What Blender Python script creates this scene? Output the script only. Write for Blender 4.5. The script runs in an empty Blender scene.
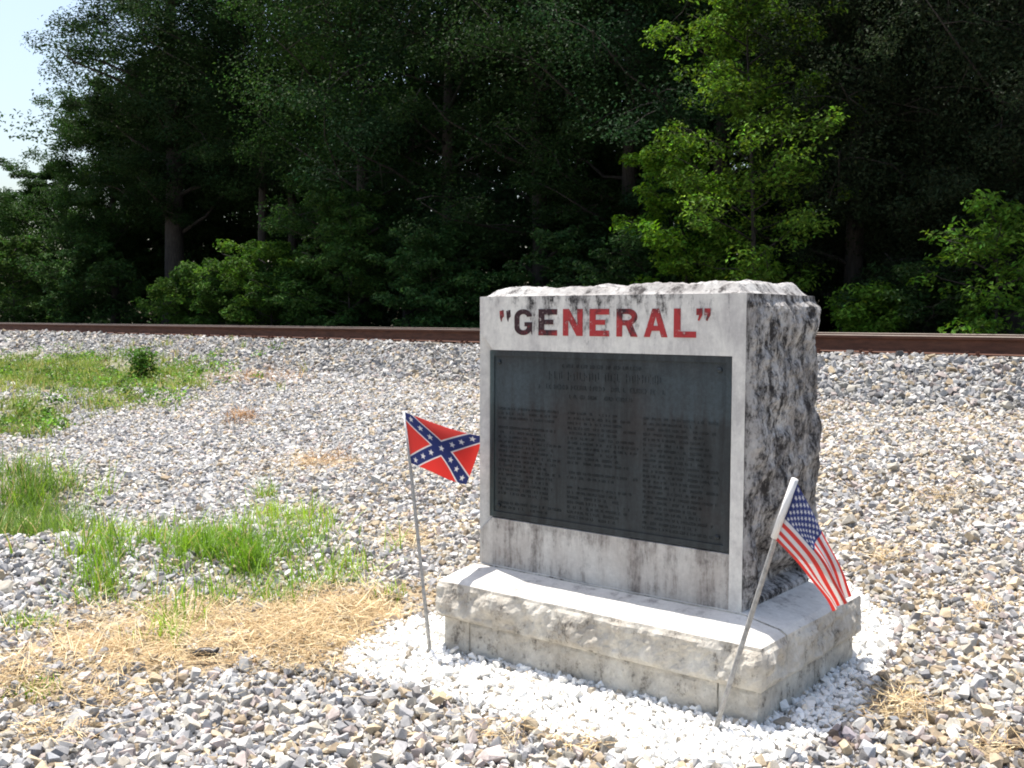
import bpy, bmesh, math, random
import numpy as np
from mathutils import Vector, Matrix, noise as mnoise

rng = np.random.default_rng(11)
random.seed(11)
SC = bpy.context.scene
COL = SC.collection
PI = math.pi

# ------------------------------------------------------------------ camera
CAM_H, PITCH, ROLL, FPX = 1.217, 0.0618, 0.0029, 1051.8
cam = bpy.data.cameras.new('camera')
cam.lens = FPX / 1024 * 36.0
cam.sensor_width = 36.0
cam.clip_start = 0.05
cam.clip_end = 3000
cam_o = bpy.data.objects.new('camera', cam)
COL.objects.link(cam_o)
cam_o.matrix_world = Matrix.Translation((0, 0, CAM_H)) @ Matrix.Rotation(PI / 2 - PITCH, 4, 'X') @ Matrix.Rotation(ROLL, 4, 'Z')
SC.camera = cam_o

# ------------------------------------------------------------------ light
SUN_DIR = Vector((-0.171, 0.251, 1.0)).normalized()          # towards the sun
EL = math.asin(SUN_DIR.z)
AZ = math.atan2(SUN_DIR.x, SUN_DIR.y)
W = bpy.data.worlds.new('World')
SC.world = W
W.use_nodes = True
wn = W.node_tree
bg = wn.nodes['Background']
sky = wn.nodes.new('ShaderNodeTexSky')
sky.sky_type = 'NISHITA'
sky.sun_disc = False
sky.sun_elevation = EL
sky.sun_rotation = AZ
sky.air_density = 1.25
sky.dust_density = 3.2
sky.ozone_density = 1.5
wn.links.new(sky.outputs[0], bg.inputs[0])
bg.inputs[1].default_value = 0.12
sun = bpy.data.lights.new('sun', 'SUN')
sun.energy = 4.9
sun.angle = math.radians(0.5)
sun.color = (1.0, 0.945, 0.86)
sun_o = bpy.data.objects.new('sun', sun)
COL.objects.link(sun_o)
sun_o.rotation_euler = SUN_DIR.to_track_quat('Z', 'Y').to_euler()
sun_o.location = (0, 0, 30)
SC.view_settings.view_transform = 'Standard'
SC.view_settings.look = 'None'
SC.view_settings.exposure = 0.85
SC.view_settings.gamma = 1
SC.render.engine = 'CYCLES'
SC.cycles.filter_width = 1.9
SC.cycles.max_bounces = 6
SC.cycles.transparent_max_bounces = 6

# ------------------------------------------------------------------ helpers
def lnk(name, me, mat=None, parent=None):
    o = bpy.data.objects.new(name, me)
    COL.objects.link(o)
    if mat is not None and me is not None and len(me.materials) == 0:
        for m in (mat if isinstance(mat, (list, tuple)) else [mat]):
            me.materials.append(m)
    if parent is not None:
        o.parent = parent
    return o

def tag(o, label=None, cat=None, group=None, kind=None):
    if label: o['label'] = label
    if cat: o['category'] = cat
    if group: o['group'] = group
    if kind: o['kind'] = kind
    return o

def empty(name, loc=(0, 0, 0), rz=0.0):
    o = bpy.data.objects.new(name, None)
    COL.objects.link(o)
    o.location = loc
    o.rotation_euler = (0, 0, rz)
    o.empty_display_size = 0.1
    return o

def np_mesh(name, V, F, col=None, smooth=False, mati=None):
    """V (n,3), F (m,k) constant k; col (n,3) point colours."""
    V = np.asarray(V, np.float32); F = np.asarray(F, np.int32)
    me = bpy.data.meshes.new(name)
    me.vertices.add(len(V)); me.vertices.foreach_set('co', V.ravel())
    m, k = F.shape
    me.loops.add(m * k); me.loops.foreach_set('vertex_index', F.ravel())
    me.polygons.add(m)
    me.polygons.foreach_set('loop_start', np.arange(0, m * k, k, dtype=np.int32))
    me.polygons.foreach_set('loop_total', np.full(m, k, np.int32))
    if mati is not None:
        me.polygons.foreach_set('material_index', np.asarray(mati, np.int32))
    me.update(calc_edges=True)
    me.polygons.foreach_set('use_smooth', np.full(m, bool(smooth)))
    if col is not None:
        a = me.color_attributes.new('tint', 'FLOAT_COLOR', 'POINT')
        c = np.ones((len(V), 4), np.float32); c[:, :3] = col
        a.data.foreach_set('color', c.ravel())
    return me

class MB:
    """collects pieces into one mesh"""
    def __init__(s): s.v = []; s.f = []; s.n = 0
    def add(s, V, F):
        s.v += [tuple(map(float, x)) for x in V]
        s.f += [tuple(int(i) + s.n for i in f) for f in F]
        s.n += len(V)
    def box(s, a, b):
        x0, y0, z0 = a; x1, y1, z1 = b
        s.add([(x0,y0,z0),(x1,y0,z0),(x1,y1,z0),(x0,y1,z0),(x0,y0,z1),(x1,y0,z1),(x1,y1,z1),(x0,y1,z1)],
              [(0,3,2,1),(4,5,6,7),(0,1,5,4),(1,2,6,5),(2,3,7,6),(3,0,4,7)])
    def tube(s, pts, rad, n=8, cap=True):
        pts = [Vector(p) for p in pts]
        V = []; F = []
        up = Vector((0.13, 0.31, 0.94))
        for i, p in enumerate(pts):
            d = (pts[min(i + 1, len(pts) - 1)] - pts[max(i - 1, 0)]).normalized()
            a = d.cross(up)
            if a.length < 1e-3: a = d.cross(Vector((1, 0, 0)))
            a.normalize(); b = d.cross(a)
            r = rad[i] if hasattr(rad, '__len__') else rad
            for k in range(n):
                t = 2 * PI * k / n
                V.append(p + a * math.cos(t) * r + b * math.sin(t) * r)
        for i in range(len(pts) - 1):
            for k in range(n):
                k2 = (k + 1) % n
                F.append((i*n+k, i*n+k2, (i+1)*n+k2, (i+1)*n+k))
        if cap:
            F.append(tuple(range(n))); F.append(tuple(reversed(range((len(pts)-1)*n, len(pts)*n))))
        s.add(V, F)
    def build(s, name, mat, parent=None, smooth=False):
        me = bpy.data.meshes.new(name)
        me.from_pydata(s.v, [], s.f)
        bm = bmesh.new(); bm.from_mesh(me)
        bmesh.ops.recalc_face_normals(bm, faces=bm.faces)
        bm.to_mesh(me); bm.free()
        if smooth:
            me.polygons.foreach_set('use_smooth', np.ones(len(me.polygons), bool))
        return lnk(name, me, mat, parent)

def at(px, py, depth):
    """a point seen at (px,py) at a real distance (metres along y)"""
    u, v = px - 512, py - 384
    cr, sr = math.cos(ROLL), math.sin(ROLL)
    u, v = cr*u + sr*v, -sr*u + cr*v
    cp, sp = math.cos(PITCH), math.sin(PITCH)
    d = Vector((u / FPX, cp - sp * v / FPX, -sp - cp * v / FPX))
    return Vector((0, 0, CAM_H)) + d * (depth / d.y)

# ---- smooth value noise (numpy)
_perm = rng.random((256, 256)).astype(np.float32)
def vnoise(x, y):
    xi = np.floor(x).astype(int); yi = np.floor(y).astype(int)
    fx = x - xi; fy = y - yi
    fx = fx*fx*(3-2*fx); fy = fy*fy*(3-2*fy)
    g = lambda a, b: _perm[a & 255, b & 255]
    return (g(xi, yi)*(1-fx) + g(xi+1, yi)*fx)*(1-fy) + (g(xi, yi+1)*(1-fx) + g(xi+1, yi+1)*fx)*fy
def fbm(x, y, o=4):
    r = 0; a = .5; t = 0
    for i in range(o):
        r = r + a*vnoise(x*2**i + 17.3*i, y*2**i + 5.1*i); t += a; a *= .5
    return r/t

# ---- terrain: s = distance towards the track, u = along it
N_ = np.array([0.698, 0.716]); U_ = np.array([0.716, -0.698])
RAIL_S, RAIL_TOP, RAIL_H = 10.03, 1.07, 0.18
BED = RAIL_TOP - RAIL_H
PROF_S = [-400, 2.5, 4.0, 6.0, 8.2, 8.6, 9.45, 10.0, 12.3, 12.9, 14.0, 16.0, 60, 600]
PROF_H = [-.05, -.01, .02, .22, .43, .55, BED-.05, BED-.045, BED-.04, .70, .55, .55, .6, .8]
def ground_h(x, y, rough=True):
    x = np.asarray(x, float); y = np.asarray(y, float)
    s = N_[0]*x + N_[1]*y
    h = np.interp(s, PROF_S, PROF_H)
    h = h - .26*np.exp(-(((x+3.35)/1.0)**2 + ((y-6.95)/.85)**2))        # weedy hollow on the left
    h = h + .10*np.exp(-(((x+2.6)/1.3)**2 + ((y-5.2)/.45)**2))
    flat = np.exp(-(((x-.45)/.9)**2 + ((y-3.7)/.8)**2))
    if rough:
        w = np.clip(1-flat, 0, 1)*np.clip((9.5-s)/1.0, .15, 1)
        h = h + w*.10*(fbm(x*.9, y*.9)-.5) + w*.05*(fbm(x*3.1+9, y*3.1)-.5)
    return h
def gp(px, py):
    """ground point seen at a pixel of the photograph"""
    lo, hi = 2.0, 60.0
    for d in np.arange(2.0, 60, .04):
        q = at(px, py, d)
        if q.z <= float(ground_h(q.x, q.y)): return q
    return q
def gs(px, s):
    """plan position at distance s towards the track"""
    t = (px-512)/FPX
    y = s/(N_[0]*t + N_[1])
    return t*y, y
def poly_mask(P, x, y):
    P = np.asarray(P); ins = np.zeros(np.shape(x), bool)
    for i in range(len(P)):
        x0, y0 = P[i]; x1, y1 = P[i-1]
        c = ((y0 > y) != (y1 > y)) & (x < (x1-x0)*(y-y0)/(y1-y0+1e-12)+x0)
        ins ^= c
    return ins

# ------------------------------------------------------------------ materials
def nt(name):
    m = bpy.data.materials.new(name); m.use_nodes = True
    t = m.node_tree; b = t.nodes['Principled BSDF']
    return m, t, b
def N(t, ty, **kw):
    n = t.nodes.new(ty)
    for k, v in kw.items():
        if k.startswith('i_'): n.inputs[k[2:].replace('_', ' ')].default_value = v
        else: setattr(n, k, v)
    return n
def L(t, a, b): t.links.new(a, b)
def ramp(t, src, stops):
    r = t.nodes.new('ShaderNodeValToRGB')
    e = r.color_ramp.elements
    while len(e) < len(stops): e.new(.5)
    for i, (p, c) in enumerate(stops):
        e[i].position = p; e[i].color = (c, c, c, 1) if not hasattr(c, '__len__') else (*c, 1)
    L(t, src, r.inputs[0]); return r.outputs[0]
def mixc(t, f, a, b, mode='MIX'):
    m = t.nodes.new('ShaderNodeMix'); m.data_type = 'RGBA'; m.blend_type = mode
    for s, i in ((f, 0), (a, 6), (b, 7)):
        if hasattr(s, 'is_output') or isinstance(s, bpy.types.NodeSocket): L(t, s, m.inputs[i])
        else: m.inputs[i].default_value = s if i == 0 else (*s, 1)
    return m.outputs[2]
def math_(t, op, a, b=None, clamp=False):
    m = t.nodes.new('ShaderNodeMath'); m.operation = op; m.use_clamp = clamp
    for i, s in enumerate((a, b)):
        if s is None: continue
        if isinstance(s, bpy.types.NodeSocket): L(t, s, m.inputs[i])
        else: m.inputs[i].default_value = s
    return m.outputs[0]
def noise_(t, vec, scale, detail=6, rough=.6, sc=(1, 1, 1), dist=0.0):
    mp = t.nodes.new('ShaderNodeMapping'); mp.inputs['Scale'].default_value = sc
    L(t, vec, mp.inputs[0])
    n = t.nodes.new('ShaderNodeTexNoise'); n.inputs['Scale'].default_value = scale
    n.inputs['Detail'].default_value = detail; n.inputs['Roughness'].default_value = rough
    n.inputs['Distortion'].default_value = dist
    L(t, mp.outputs[0], n.inputs['Vector']); return n.outputs['Fac']
def mapr(t, v, a, b, c=0., d=1.):
    m = t.nodes.new('ShaderNodeMapRange'); L(t, v, m.inputs[0])
    for i, x in zip((1, 2, 3, 4), (a, b, c, d)): m.inputs[i].default_value = x
    return m.outputs[0]
def bump(t, b, h, strength=.3, dist=.01):
    n = t.nodes.new('ShaderNodeBump'); n.inputs['Strength'].default_value = strength
    n.inputs['Distance'].default_value = dist
    L(t, h, n.inputs['Height']); L(t, n.outputs[0], b.inputs['Normal'])

def tint_mat(name, rough=.9, nscale=60, var=.25, bumpd=0.0, spec=.3):
    """colour from the per-piece colour of the mesh, with a fine mottling"""
    m, t, b = nt(name)
    a = N(t, 'ShaderNodeVertexColor', layer_name='tint')
    co = N(t, 'ShaderNodeTexCoord').outputs['Object']
    f = noise_(t, co, nscale, 4, .65)
    v = mapr(t, f, .25, .75, 1-var, 1+var)
    hs = N(t, 'ShaderNodeHueSaturation'); L(t, v, hs.inputs['Value']); L(t, a.outputs[0], hs.inputs['Color'])
    L(t, hs.outputs[0], b.inputs['Base Color'])
    b.inputs['Roughness'].default_value = rough; b.inputs['Specular IOR Level'].default_value = spec
    if bumpd: bump(t, b, f, .6, bumpd)
    return m

def leaf_mat(name, rough=.5, trans=.35, spec=.25):
    m, t, b = nt(name)
    a = N(t, 'ShaderNodeVertexColor', layer_name='tint')
    L(t, a.outputs[0], b.inputs['Base Color'])
    b.inputs['Roughness'].default_value = rough; b.inputs['Specular IOR Level'].default_value = spec
    tr = N(t, 'ShaderNodeBsdfTranslucent')
    g = N(t, 'ShaderNodeHueSaturation', i_Saturation=1.1, i_Value=1.25); L(t, a.outputs[0], g.inputs['Color'])
    L(t, g.outputs[0], tr.inputs[0])
    mx = N(t, 'ShaderNodeMixShader'); mx.inputs[0].default_value = trans
    L(t, b.outputs[0], mx.inputs[1]); L(t, tr.outputs[0], mx.inputs[2])
    L(t, mx.outputs[0], t.nodes['Material Output'].inputs[0])
    return m

M = {}
M['stone_bits'] = tint_mat('crushed_stone', .9, 55, .22, .004)
M['marble_bits'] = tint_mat('marble_chip', .75, 70, .06, .002)
M['dirt'] = tint_mat('dirt_and_fines', .95, 28, .35, .01, .1)
M['straw'] = leaf_mat('dry_straw', .7, .15, .2)
M['grass'] = leaf_mat('green_grass', .45, .35, .3)
M['leaf'] = leaf_mat('tree_leaf', .62, .34, .10)

def bark_mat():
    m, t, b = nt('bark')
    co = N(t, 'ShaderNodeTexCoord').outputs['Object']
    f = noise_(t, co, 9, 7, .65, (3, 3, .5))
    L(t, ramp(t, f, [(.3, (.012, .010, .008)), (.7, (.060, .050, .042))]), b.inputs['Base Color'])
    b.inputs['Roughness'].default_value = .95
    bump(t, b, f, .8, .03)
    return m
M['bark'] = bark_mat()

def marble_mat(name, clean, grime, black, lo, hi, zfun=None, sc=(9, 9, 1.6), g_lo=.42, g_hi=.75, bumpd=.004, bs=.35, xband=None, fw=.22, dist=.25):
    """weathered stone: brown-grey grime in soft patches, black growth in streaks"""
    m, t, b = nt(name)
    tc = N(t, 'ShaderNodeTexCoord').outputs['Object']
    sep = N(t, 'ShaderNodeSeparateXYZ'); L(t, tc, sep.inputs[0])
    big = noise_(t, tc, 5.0, 8, .68, (1, 1, .8), .3)
    st = noise_(t, tc, 1.0, 10, .76, sc, dist)
    fine = noise_(t, tc, 48, 6, .75)
    mid = noise_(t, tc, 17, 8, .76, (1, 1, .7), dist*.6)
    g = ramp(t, math_(t, 'ADD', math_(t, 'MULTIPLY', big, .6), math_(t, 'MULTIPLY', st, .4)), [(g_lo, 0.), (g_hi, 1.)])
    c = mixc(t, math_(t, 'MULTIPLY', g, .8), clean, grime)
    v = mapr(t, fine, .3, .7, .86, 1.12)
    hs = N(t, 'ShaderNodeHueSaturation'); L(t, v, hs.inputs['Value']); L(t, c, hs.inputs['Color'])
    k = math_(t, 'ADD', math_(t, 'MULTIPLY', st, .55), math_(t, 'MULTIPLY', mid, .45))
    if zfun is not None:
        z = sep.outputs[2]
        add = None
        for (a, b0, v0, v1) in zfun:
            q = mapr(t, z, a, b0, v0, v1)
            add = q if add is None else math_(t, 'ADD', add, q)
        k = math_(t, 'ADD', k, add)
    if xband is not None:
        for (a, b0, v0, v1) in xband:
            k = math_(t, 'ADD', k, mapr(t, sep.outputs[0], a, b0, v0, v1))
    k = math_(t, 'ADD', k, math_(t, 'MULTIPLY', math_(t, 'SUBTRACT', fine, .5), fw))
    bl = ramp(t, k, [(lo, 0.), (hi, 1.)])
    c2 = mixc(t, bl, hs.outputs[0], black)
    L(t, c2, b.inputs['Base Color'])
    b.inputs['Roughness'].default_value = .88
    b.inputs['Specular IOR Level'].default_value = .25
    h = math_(t, 'ADD', math_(t, 'MULTIPLY', fine, .5), mid)
    bump(t, b, h, bs, bumpd)
    return m

CLEAN = (.70, .68, .635); GRIME = (.36, .33, .29); BLK = (.030, .027, .027)
M['face'] = marble_mat('dressed_marble', CLEAN, (.36, .34, .34), BLK, .555, .66,
                       zfun=[(1.14, 1.31, 0., .115), (.46, .40, -.02, -.0)], sc=(17, 17, 4.5), g_lo=.43, g_hi=.62,
                       bumpd=.002, bs=.25, xband=[(.05, .2, -.07, 0.), (.82, .95, 0., -.04)])
M['foot'] = marble_mat('stained_marble', (.62, .60, .56), (.32, .275, .245), (.10, .085, .078), .50, .66,
                       zfun=[(.50, .38, .05, .0)], sc=(12, 12, 1.5), g_lo=.38, g_hi=.62, bumpd=.003)
M['side'] = marble_mat('lichened_marble', (.52, .505, .49), (.21, .19, .18), (.030, .027, .027), .445, .57,
                       sc=(19, 19, 7), g_lo=.38, g_hi=.60, fw=.42, dist=0., bumpd=.012, bs=.7)
M['top'] = marble_mat('rough_marble_top', (.55, .545, .53), (.22, .205, .20), (.05, .045, .045), .49, .60,
                      sc=(15, 15, 15), g_lo=.36, g_hi=.56, fw=.38, dist=0., bumpd=.01, bs=.6)
M['ledge'] = marble_mat('ledge_marble', (.60, .58, .54), (.36, .33, .31), (.10, .09, .09), .53, .70,
                        sc=(6, 6, 6), g_lo=.46, g_hi=.72, bumpd=.003, fw=.3, dist=.1)
M['rockface'] = marble_mat('rock_faced_marble', (.70, .665, .59), (.34, .295, .24), (.08, .07, .06), .525, .65,
                           sc=(12, 12, 9), g_lo=.40, g_hi=.60, bumpd=.012, bs=.8, fw=.40, dist=0.)

def bronze_mat():
    m, t, b = nt('weathered_bronze')
    tc = N(t, 'ShaderNodeTexCoord').outputs['Object']
    sep = N(t, 'ShaderNodeSeparateXYZ'); L(t, tc, sep.inputs[0])
    st = noise_(t, tc, 1.0, 8, .7, (26, 26, 2.2), .3)
    big = noise_(t, tc, 3.0, 5, .6)
    fine = noise_(t, tc, 90, 5, .7)
    c = mixc(t, ramp(t, st, [(.35, 0.), (.68, 1.)]), (.016, .019, .021), (.044, .053, .058))
    c = mixc(t, math_(t, 'MULTIPLY', ramp(t, big, [(.5, 0.), (.7, 1.)]), .5), c, (.040, .030, .028))
    # blue-grey colour bands in the upper corners, with a hard lower edge
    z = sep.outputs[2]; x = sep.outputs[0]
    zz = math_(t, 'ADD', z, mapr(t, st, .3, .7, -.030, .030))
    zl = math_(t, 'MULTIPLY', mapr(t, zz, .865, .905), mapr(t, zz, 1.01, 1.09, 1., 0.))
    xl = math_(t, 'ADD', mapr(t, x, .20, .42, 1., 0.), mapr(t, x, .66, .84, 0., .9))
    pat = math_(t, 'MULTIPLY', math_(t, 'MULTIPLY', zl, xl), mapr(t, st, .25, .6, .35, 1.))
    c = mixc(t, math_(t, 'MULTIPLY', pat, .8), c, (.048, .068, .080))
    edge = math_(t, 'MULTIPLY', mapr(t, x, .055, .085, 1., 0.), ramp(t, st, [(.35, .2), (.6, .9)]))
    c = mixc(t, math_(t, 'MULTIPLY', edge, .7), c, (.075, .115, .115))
    hs = N(t, 'ShaderNodeHueSaturation'); L(t, mapr(t, fine, .3, .7, .75, 1.3), hs.inputs['Value']); L(t, c, hs.inputs['Color'])
    L(t, hs.outputs[0], b.inputs['Base Color'])
    b.inputs['Metallic'].default_value = .25
    b.inputs['Roughness'].default_value = .55
    b.inputs['Specular IOR Level'].default_value = .35
    bump(t, b, fine, .2, .002)
    return m
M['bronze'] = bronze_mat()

def paint_mat():
    m, t, b = nt('worn_letter_paint')
    tc = N(t, 'ShaderNodeTexCoord').outputs['Object']
    sep = N(t, 'ShaderNodeSeparateXYZ'); L(t, tc, sep.inputs[0])
    n1 = noise_(t, tc, 17, 5, .7, (1, 1, .7), .4)
    n2 = noise_(t, tc, 75, 4, .7)
    k = math_(t, 'ADD', n1, math_(t, 'MULTIPLY', mapr(t, sep.outputs[0], .30, .42, .22, -.04), mapr(t, sep.outputs[0], .118, .135, 0., 1.)))
    k = math_(t, 'ADD', k, math_(t, 'MULTIPLY', mapr(t, sep.outputs[0], .60, .64, 0., .10), mapr(t, sep.outputs[0], .69, .72, 1., 0.)))
    k = math_(t, 'ADD', k, mapr(t, sep.outputs[2], 1.16, 1.25, -.05, .05))
    d = ramp(t, k, [(.47, 0.), (.66, 1.)])
    c = mixc(t, d, (.37, .028, .030), (.030, .008, .012))
    ch = ramp(t, math_(t, 'ADD', math_(t, 'MULTIPLY', n2, .7), math_(t, 'MULTIPLY', n1, .3)), [(.57, 0.), (.64, 1.)])
    c = mixc(t, math_(t, 'MULTIPLY', ch, .8), c, (.50, .42, .40))
    L(t, c, b.inputs['Base Color']); b.inputs['Roughness'].default_value = .8
    return m
M['paint'] = paint_mat()

def simple(name, c, rough=.6, metal=0., var=.2, sc=30):
    m, t, b = nt(name)
    tc = N(t, 'ShaderNodeTexCoord').outputs['Object']
    f = noise_(t, tc, sc, 5, .65)
    hs = N(t, 'ShaderNodeHueSaturation'); hs.inputs['Color'].default_value = (*c, 1)
    L(t, mapr(t, f, .3, .7, 1-var, 1+var), hs.inputs['Value']); L(t, hs.outputs[0], b.inputs['Base Color'])
    b.inputs['Roughness'].default_value = rough; b.inputs['Metallic'].default_value = metal
    return m
M['rod'] = simple('weathered_grey_rod', (.33, .325, .315), .6, .1, .35, 60)
M['sleeve'] = simple('flag_sleeve_cloth', (.74, .73, .72), .85, 0, .05)
M['black'] = simple('black_plastic', (.02, .02, .024), .45)
M['scrap'] = simple('white_scrap', (.8, .8, .78), .7, 0, .05)
M['tie'] = simple('creosoted_timber', (.05, .04, .032), .9, 0, .4, 12)
def rust_mat():
    m, t, b = nt('rusty_rail_steel')
    tc = N(t, 'ShaderNodeTexCoord').outputs['Object']
    f = noise_(t, tc, 14, 7, .7, (.4, 2, 2))
    f2 = noise_(t, tc, 120, 4, .7)
    c = ramp(t, f, [(.3, (.055, .022, .013)), (.7, (.15, .062, .036))])
    hs = N(t, 'ShaderNodeHueSaturation'); L(t, mapr(t, f2, .3, .7, .8, 1.2), hs.inputs['Value']); L(t, c, hs.inputs['Color'])
    L(t, hs.outputs[0], b.inputs['Base Color'])
    b.inputs['Roughness'].default_value = .85; b.inputs['Metallic'].default_value = .1
    return m
M['rust'] = rust_mat()
M['railhead'] = simple('worn_rail_head', (.12, .095, .08), .6, .3, .2, 9)
def cloth_mat():
    m, t, b = nt('printed_flag_cloth')
    a = N(t, 'ShaderNodeVertexColor', layer_name='tint')
    L(t, a.outputs[0], b.inputs['Base Color'])
    b.inputs['Roughness'].default_value = .75; b.inputs['Specular IOR Level'].default_value = .25
    tr = N(t, 'ShaderNodeBsdfTranslucent'); L(t, a.outputs[0], tr.inputs[0])
    mx = N(t, 'ShaderNodeMixShader'); mx.inputs[0].default_value = .5
    L(t, b.outputs[0], mx.inputs[1]); L(t, tr.outputs[0], mx.inputs[2])
    L(t, mx.outputs[0], t.nodes['Material Output'].inputs[0])
    return m
M['cloth'] = cloth_mat()

# ------------------------------------------------------------------ zones on the ground (plan polygons / ellipses)
MON = (-0.1214, 3.9744); YAW = -0.6779
CY, SY = math.cos(YAW), math.sin(YAW)
def m2w(a, b): return (MON[0] + CY*a - SY*b, MON[1] + SY*a + CY*b)
def w2m(x, y):
    dx = x-MON[0]; dy = y-MON[1]
    return CY*dx + SY*dy, -SY*dx + CY*dy
WHITE = [tuple(gp(*q))[:2] for q in [(338, 655), (385, 634), (437, 618), (520, 600), (700, 560), (850, 592), (893, 622), (897, 640), (888, 668),
                                     (868, 690), (862, 715), (836, 738), (800, 757), (745, 775), (640, 772), (575, 742), (500, 722), (440, 700), (392, 688), (350, 672)]]
class Patch:
    """an elliptic patch of ground cover"""
    def __init__(s, px, py, rpx, rpy, amt=1.0):
        c = gp(px, py); a = gp(px+rpx, py); f = gp(px, py-rpy); n = gp(px, py+min(rpy, 765-py) if py < 760 else py)
        s.c = (c.x, c.y); s.rx = max(abs(a.x-c.x), .05); s.ry = max((f.y-n.y)/2, .05); s.amt = amt
        s.yc = (f.y+n.y)/2; s.xc = c.x
        s.sh = (f.x-n.x)/max(f.y-n.y, .01)
    def w(s, x, y):
        dx = (x-s.xc-s.sh*(y-s.yc))/s.rx; dy = (y-s.yc)/s.ry
        return s.amt*np.clip(1.25-np.sqrt(dx*dx+dy*dy), 0, 1)
    def sample(s, n):
        a = rng.random(n)*2*PI
        r = np.where(rng.random(n) < .5, np.sqrt(rng.random(n))*.9, np.abs(rng.normal(0, .62, n)))
        dy = np.sin(a)*r*s.ry
        return s.xc + np.cos(a)*r*s.rx + s.sh*dy, s.yc + dy
STRAW = [Patch(300, 650, 130, 42), Patch(340, 615, 90, 28), Patch(110, 655, 140, 28, .9), Patch(20, 690, 70, 24, .9), Patch(190, 625, 130, 22, .85),
         Patch(40, 740, 60, 18, .55), Patch(110, 705, 60, 16, .4), Patch(600, 756, 60, 12, .6), Patch(500, 742, 30, 8, .5), Patch(1000, 764, 45, 10, .9), Patch(420, 596, 30, 14, .6),
         Patch(940, 500, 45, 14, .35), Patch(890, 562, 40, 12, .35), Patch(905, 715, 60, 22, .45), Patch(985, 620, 40, 14, .3), Patch(300, 470, 50, 12, .3), Patch(410, 545, 40, 16, .45)]
GRASS = [Patch(240, 580, 110, 36), Patch(280, 535, 60, 26, .35), Patch(140, 560, 70, 24, .5), Patch(345, 575, 40, 22, .7), Patch(195, 560, 60, 20, .6), Patch(98, 590, 22, 26, .8), Patch(172, 625, 22, 16, .7), Patch(28, 624, 22, 10, .8)]
HOLLOW = [Patch(50, 518, 75, 28, 1.), Patch(20, 490, 60, 20, 1.)]
BANK = [Patch(60, 378, 95, 18), Patch(150, 380, 70, 18, .9), Patch(10, 420, 40, 26, .9), Patch(120, 402, 80, 14, .6), Patch(20, 376, 60, 20, 1.)]
DRYBR = [Patch(238, 421, 20, 7, 1.), Patch(330, 462, 30, 9, .5), Patch(260, 378, 60, 10, .5)]

def zone(Z, x, y):
    r = np.zeros(np.shape(x))
    for p in Z: r = np.maximum(r, p.w(x, y))
    return r

# ------------------------------------------------------------------ ground sheet (one mesh, fine near the camera, out to the horizon)
def axis(lo, hi, step, far):
    a = list(np.arange(lo, hi+1e-6, step)); d = step; x = a[-1]; up = []
    while x < far: d *= 1.28; x += d; up.append(x)
    d = step; x = a[0]; dn = []
    while x > -far: d *= 1.28; x -= d; dn.append(x)
    return np.array(dn[::-1] + a + up)
gx = axis(-9, 8, .09, 900); gy = axis(1.5, 16, .09, 900)
X, Y = np.meshgrid(gx, gy)
Z = ground_h(X, Y)
nx, ny = len(gx), len(gy)
S = N_[0]*X + N_[1]*Y
def lerp(a, b, t): return a + (b-a)*t[..., None]
nz = fbm(X*2.3, Y*2.3)
Cg = lerp(np.array([.33, .305, .265]), np.array([.22, .195, .16]), np.clip((nz-.35)*3, 0, 1))
sw = np.clip(zone(STRAW, X, Y)*1.3*(.5+nz), 0, 1); Cg = lerp(Cg, np.array([.34, .265, .165]), sw)
gw = np.clip(zone(GRASS, X, Y)*(.4+nz), 0, 1); Cg = lerp(Cg, np.array([.17, .155, .075]), gw*.8)
bw = np.clip(zone(BANK, X, Y)*1.4*(.4+nz), 0, 1); Cg = lerp(Cg, np.array([.11, .12, .05]), bw*.8)
Cg = lerp(Cg, np.array([.20, .20, .205]), np.clip((S-8.4)/.3, 0, 1))
Cg = lerp(Cg, np.array([.58, .57, .55]), poly_mask(WHITE, X, Y)*1.0)
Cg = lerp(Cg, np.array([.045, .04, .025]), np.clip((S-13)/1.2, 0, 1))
idx = np.arange(nx*ny).reshape(ny, nx)
F = np.stack([idx[:-1, :-1], idx[:-1, 1:], idx[1:, 1:], idx[1:, :-1]], -1).reshape(-1, 4)
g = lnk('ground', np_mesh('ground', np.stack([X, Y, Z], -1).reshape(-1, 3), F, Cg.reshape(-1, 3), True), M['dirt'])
tag(g, kind='structure')

# ------------------------------------------------------------------ crushed stone
def hull_variants(n, flat, rough=.35):
    """angular broken stones: jittered blocks with knocked-off corners"""
    out = []
    for i in range(n):
        bm = bmesh.new()
        ax = (1.0, random.uniform(.62, .88), flat*random.uniform(.8, 1.25))
        for sx in (-1, 1):
            for sy in (-1, 1):
                for sz in (-1, 1):
                    k = random.random()
                    m = random.choice((1., 1., .8))
                    p = [sx*m*.72, sy*m*.72, sz*m*.72]
                    p = [p[e]+random.uniform(-rough, rough) for e in range(3)]
                    if k < .35: bm.verts.new((p[0]*ax[0], p[1]*ax[1], p[2]*ax[2]))
                    else:
                        for e in range(3):
                            f = [1.06, 1.06, 1.06]; f[e] = random.uniform(.45, .8)
                            bm.verts.new((p[0]*ax[0]*f[0], p[1]*ax[1]*f[1], p[2]*ax[2]*f[2]))
        r = bmesh.ops.convex_hull(bm, input=bm.verts)
        junk = [e for e in r['geom_interior'] + r['geom_unused'] if isinstance(e, bmesh.types.BMVert)]
        bmesh.ops.delete(bm, geom=list(set(junk)), context='VERTS')
        bmesh.ops.triangulate(bm, faces=bm.faces)
        bm.verts.index_update()
        V = np.array([v.co[:] for v in bm.verts]); T = np.array([[v.index for v in f.verts] for f in bm.faces])
        bm.free()
        if len(V) > 5: out.append((V, T))
    return out
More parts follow.
